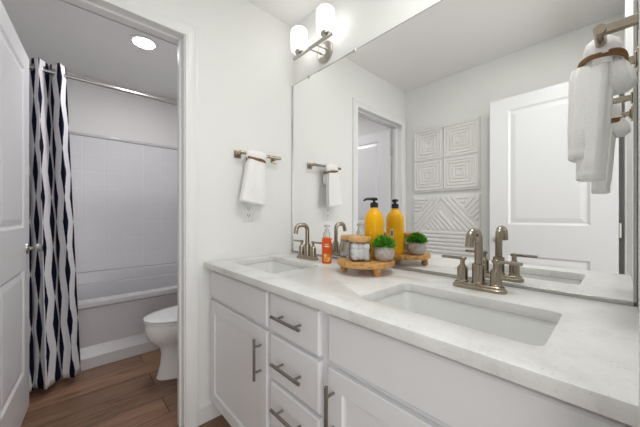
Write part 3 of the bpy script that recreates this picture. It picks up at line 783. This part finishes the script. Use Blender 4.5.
def art(name, z, kind, label):
    root = tag(empty(name, (L, 1.12, z)), label, 'wall art', 'relief panels on the left wall')
    bm = bmesh.new(); box(bm, (0, -AW, -AW-0.008), (0.026, AW, AW+0.008), 0.002, 1); obj('backing_panel', bm, M_art, root, smooth=None)
    bm = bmesh.new(); x0, x1 = 0.0255, 0.034; e = AW-0.012
    if kind == 0:
        for sy in (-1, 1):
            for sz in (-1, 1):
                cy, cz = sy*e/2, sz*e/2; hh = e/2-0.004
                # stacked nested squares
                for i in range(5):
                    s = hh*(1-i/5.0)
                    for a, b in (((cy-s, cz-s), (cy+s, cz-s)), ((cy+s, cz-s), (cy+s, cz+s)), ((cy+s, cz+s), (cy-s, cz+s)), ((cy-s, cz+s), (cy-s, cz-s))):
                        bar_between(bm, a, b, 0.020, x0, x1)
    else:
        P = 0.036; A = math.radians(48)
        fl = lambda poly: [(-a, b) for a, b in poly]                  # written as seen in the mirror
        for poly, ang in (([(-0.21, -0.02), (0.19, -0.02), (e, -0.14), (e, -e), (-e, -e), (-e, -0.14)], 0.0),
                          ([(-0.19, -0.005), (0.155, -0.005), (-0.03, 0.185)], A),
                          ([(-0.22, -0.015), (-e, -0.125), (-e, 0.10), (-0.13, e), (-0.035, e), (-0.035, 0.205)], -A),
                          ([(-e, 0.12), (-e, e), (-0.15, e)], 0.0),
                          ([(-0.025, 0.205), (-0.025, e), (0.09, e), (e, 0.045), (e, -0.125), (0.20, -0.015)], A),
                          ([(e, 0.065), (e, e), (0.225, e), (0.175, 0.205)], -A),
                          ([(0.11, e), (0.215, e), (0.165, 0.22)], 0.0)):
            hatch(bm, fl(poly), ang, P, x0, x1)
    part_label(obj('relief', bm, M_art, root, smooth=None), 'raised white strips')
    return root
art('relief_panel', 1.672, 0, 'upper white square relief panel of nested squares on the left wall, seen in the mirror')
art('relief_panel', 1.000, 1, 'lower white relief panel of slanted strips on the left wall, seen in the mirror')

# ------------------------------------------------------------------ toilet room
TB = 2.625
# bathtub: apron, rim, basin
tub = tag(empty('bathtub', (0.41, TB, 0)), 'white alcove bathtub with a plain apron in the toilet room', 'bathtub')
TXL, TXR = L, R+0.005; YB = B2
def toff(o): o.location = (-0.41, -TB, 0); return o
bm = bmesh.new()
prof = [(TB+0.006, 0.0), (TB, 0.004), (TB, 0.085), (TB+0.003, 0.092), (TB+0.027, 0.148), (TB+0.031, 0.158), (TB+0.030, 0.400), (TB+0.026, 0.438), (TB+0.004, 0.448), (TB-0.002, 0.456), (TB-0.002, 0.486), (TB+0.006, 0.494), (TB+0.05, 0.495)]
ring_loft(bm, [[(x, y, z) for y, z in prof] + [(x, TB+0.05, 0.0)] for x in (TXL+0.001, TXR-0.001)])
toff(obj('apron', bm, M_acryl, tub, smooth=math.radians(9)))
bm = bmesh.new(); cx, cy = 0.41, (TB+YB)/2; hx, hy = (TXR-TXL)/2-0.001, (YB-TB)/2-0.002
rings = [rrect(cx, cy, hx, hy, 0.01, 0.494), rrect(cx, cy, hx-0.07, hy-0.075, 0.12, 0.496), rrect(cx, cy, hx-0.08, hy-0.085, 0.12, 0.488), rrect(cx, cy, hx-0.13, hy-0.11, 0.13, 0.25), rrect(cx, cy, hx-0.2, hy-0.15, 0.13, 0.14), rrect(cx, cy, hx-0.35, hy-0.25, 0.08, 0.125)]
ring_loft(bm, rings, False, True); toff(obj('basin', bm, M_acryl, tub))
# surround
sr = tag(empty('shower_surround', (0, 0, 0)), 'moulded white tile-pattern shower surround above the bathtub', 'shower surround')
bm = bmesh.new(); box(bm, (L+0.001, B2-0.020, 0.60), (R+0.004, B2-0.001, 1.865), 0.003, 1); obj('back_panel', bm, M_tile, sr, smooth=None)
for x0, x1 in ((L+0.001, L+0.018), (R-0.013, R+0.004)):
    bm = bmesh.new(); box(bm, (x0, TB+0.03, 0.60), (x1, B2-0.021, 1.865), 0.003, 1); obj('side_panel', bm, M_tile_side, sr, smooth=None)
bm = bmesh.new(); box(bm, (L+0.001, B2-0.030, 1.865), (R+0.004, B2-0.001, 1.893), 0.006, 2)
box(bm, (L+0.001, TB+0.03, 1.865), (L+0.026, B2-0.031, 1.893), 0.006, 2); box(bm, (R-0.021, TB+0.03, 1.865), (R+0.004, B2-0.031, 1.893), 0.006, 2)
obj('top_ledge', bm, M_acryl, sr)
bm = bmesh.new()
ring_loft(bm, [[(x, B2-0.001, 0.497), (x, B2-0.065, 0.497), (x, B2-0.055, 0.565), (x, B2-0.052, 0.585), (x, B2-0.045, 0.598), (x, B2-0.001, 0.599)] for x in (L+0.002, R+0.003)])
obj('bottom_ledge', bm, M_acryl, sr)

# curtain rod
RY, RZ = 2.654, 2.113
rod = tag(empty('curtain_rod', (0.41, RY, RZ)), 'straight chrome shower curtain rod across the bathtub alcove', 'curtain rod')
bm = bmesh.new(); cyl(bm, (L-0.41+0.006, 0, 0), (R+0.005-0.41-0.006, 0, 0), 0.0125, n=24); obj('rod', bm, M_steel, rod)
for x, s in ((L-0.41, 1), (R+0.005-0.41, -1)):
    bm = bmesh.new(); lathe(bm, [(0.028, 0.0), (0.028, 0.006*s), (0.018, 0.012*s), (0.015, 0.022*s), (0.0127, 0.022*s)], (x, 0, 0), 28, 'X', True, False); obj('flange', bm, M_steel, rod)

# curtain
def curtain():
    bm = bmesh.new(); uvl = bm.loops.layers.uv.new('UVMap'); NX, NZ = 220, 60
    nf = 3.0; cols = []
    zt_, zb = RZ+0.062, 0.045
    for j in range(NZ+1):
        q = j/NZ; row = []; s_ = 0; prev = None
        z = zt_+(zb-zt_)*q
        xl, xr = -0.315+0.02*q, -0.002+0.074*q
        for i in range(NX+1):
            u = i/NX; x = xl+(xr-xl)*u
            ym = RY*(1-q)+(2.455+0.10*(u-0.5)*1.4)*q if True else RY
            amp = 0.046*(1-q)+0.048*q
            a = 2*PI*nf*u + 1.075*PI
            w = math.sin(a)*amp + q*0.010*math.sin(2.3*a+1.0+2*q)+q*0.006*math.sin(4.1*a+3*q)
            xx = x + math.sin(2*a)*0.012*(0.6+q*0.3)
            zz = z
            row.append((Vector((xx, ym-w, zz))))
        cols.append(row)
    # one cloth coordinate for all rows (arc length measured half way down)
    mid = cols[NZ//2]; S = [0]
    for a, b in zip(mid, mid[1:]): S.append(S[-1]+(b-a).length)
    vs = [[bm.verts.new(p) for p in r] for r in cols]
    for j in range(NZ):
        for i in range(NX):
            f = bm.faces.new((vs[j][i], vs[j][i+1], vs[j+1][i+1], vs[j+1][i]))
            for lp, (a, b) in zip(f.loops, ((j, i), (j, i+1), (j+1, i+1), (j+1, i))):
                lp[uvl].uv = (S[b]+1.0, 2.2*(1-a/NZ)+1.0)
    root = tag(empty('shower_curtain', (0, RY, RZ)), 'white shower curtain with navy blue lozenge pattern, drawn to the left of the rod', 'curtain')
    o = obj('curtain_cloth', bm, M_curtain, root, smooth=3); o.location = (0, -RY, -RZ)
    md = o.modifiers.new('thickness', 'SOLIDIFY'); md.thickness = 0.0015
    # grommets where the cloth crosses the rod
    top = cols[2]
    for a, b in zip(top, top[1:]):
        if (a.y-RY)*(b.y-RY) <= 0 and a.y != b.y:
            t = (RY-a.y)/(b.y-a.y); p = a.lerp(b, t); d = (b-a).normalized()
            bm = bmesh.new(); sd = Vector((d.x, d.y, 0)).normalized(); nn = sd.cross(Vector((0, 0, 1)))
            pts = [Vector((p.x, p.y-RY, 0))+sd*0.021*math.cos(t_)+Vector((0, 0, 0.021*math.sin(t_))) for t_ in [2*PI*k/24 for k in range(24)]]
            tube(bm, pts, 0.0035, 8, close=True); part_label(obj('grommet', bm, M_steel, root), 'metal grommet ring round the rod')
curtain()

# recessed light
cl = tag(empty('recessed_light', (0.435, 2.435, H)), 'lit round recessed ceiling light in the toilet room', 'light')
bm = bmesh.new(); lathe(bm, [(0.070, -0.0005), (0.071, -0.006), (0.084, -0.006), (0.095, -0.002), (0.095, 0.0)], n=48, cap0=False, cap1=False); obj('trim_ring', bm, M_plast, cl)
bm = bmesh.new(); lathe(bm, [(0.0705, -0.0015), (0.0705, -0.003), (0.001, -0.003)], n=40); part_label(obj('lens', bm, M_lamp, cl), 'glowing white lens')

# toilet, facing -X
TYc = 2.155
to = tag(empty('toilet', (0.757, TYc, 0)), 'white two-piece toilet beside the bathtub, partly behind the door frame', 'toilet')
def egg(x0, x1, hw, z, n=40, k=0.40, flat=0.0):
    """egg outline, narrow front at x0; widest at k of the length from the back"""
    out = []; xm = x1-(x1-x0)*k
    for i in range(n):
        t = 2*PI*i/n; c, s = math.cos(t), math.sin(t)
        if c >= 0: x = xm + (x1-xm)*math.copysign(abs(c)**0.8, c)
        else: x = xm + (xm-x0)*c
        out.append((x-0.75, hw*math.copysign(abs(s)**0.92, s), z))
    return out
bm = bmesh.new()
rs = [egg(0.455, 0.98, 0.110, 0.0), egg(0.450, 0.98, 0.113, 0.006), egg(0.458, 0.97, 0.108, 0.03), egg(0.475, 0.96, 0.098, 0.10), egg(0.480, 0.96, 0.094, 0.17), egg(0.470, 0.96, 0.100, 0.215),
      egg(0.435, 0.97, 0.125, 0.25), egg(0.402, 0.98, 0.155, 0.285), egg(0.386, 0.99, 0.174, 0.325), egg(0.382, 1.0, 0.180, 0.36), egg(0.385, 1.0, 0.180, 0.385), egg(0.392, 1.0, 0.176, 0.396), egg(0.42, 0.97, 0.14, 0.397)]
ring_loft(bm, rs); obj('bowl', bm, M_porc, to)
bm = bmesh.new(); ring_loft(bm, [egg(0.384, 0.90, 0.178, 0.399), egg(0.378, 0.90, 0.184, 0.403), egg(0.378, 0.90, 0.184, 0.411), egg(0.384, 0.90, 0.178, 0.4145)]); obj('seat', bm, M_porc, to)
bm = bmesh.new(); ring_loft(bm, [egg(0.382, 0.91, 0.180, 0.4160), egg(0.376, 0.91, 0.185, 0.419), egg(0.376, 0.91, 0.185, 0.425), egg(0.384, 0.905, 0.178, 0.429), egg(0.43, 0.88, 0.14, 0.431), egg(0.55, 0.80, 0.06, 0.432)]); obj('lid', bm, M_porc, to)
bm = bmesh.new(); ring_loft(bm, [rrect(1.055-0.75, 0, 0.075, 0.19, 0.03, 0.398), rrect(1.05-0.75, 0, 0.088, 0.205, 0.035, 0.45), rrect(1.048-0.75, 0, 0.095, 0.215, 0.035, 0.74)]); obj('tank', bm, M_porc, to)
bm = bmesh.new(); ring_loft(bm, [rrect(1.048-0.75, 0, 0.098, 0.221, 0.037, z) for z in (0.742, 0.765)] + [rrect(1.048-0.75, 0, 0.092, 0.215, 0.033, 0.772)]); obj('tank_lid', bm, M_porc, to)
bm = bmesh.new(); cyl(bm, (0.953-0.75, 0.15, 0.69), (0.935-0.75, 0.15, 0.69), 0.012); box(bm, (0.928-0.75, 0.09, 0.682), (0.937-0.75, 0.158, 0.698), 0.003); part_label(obj('flush_lever', bm, M_steel, to), 'chrome flush lever')
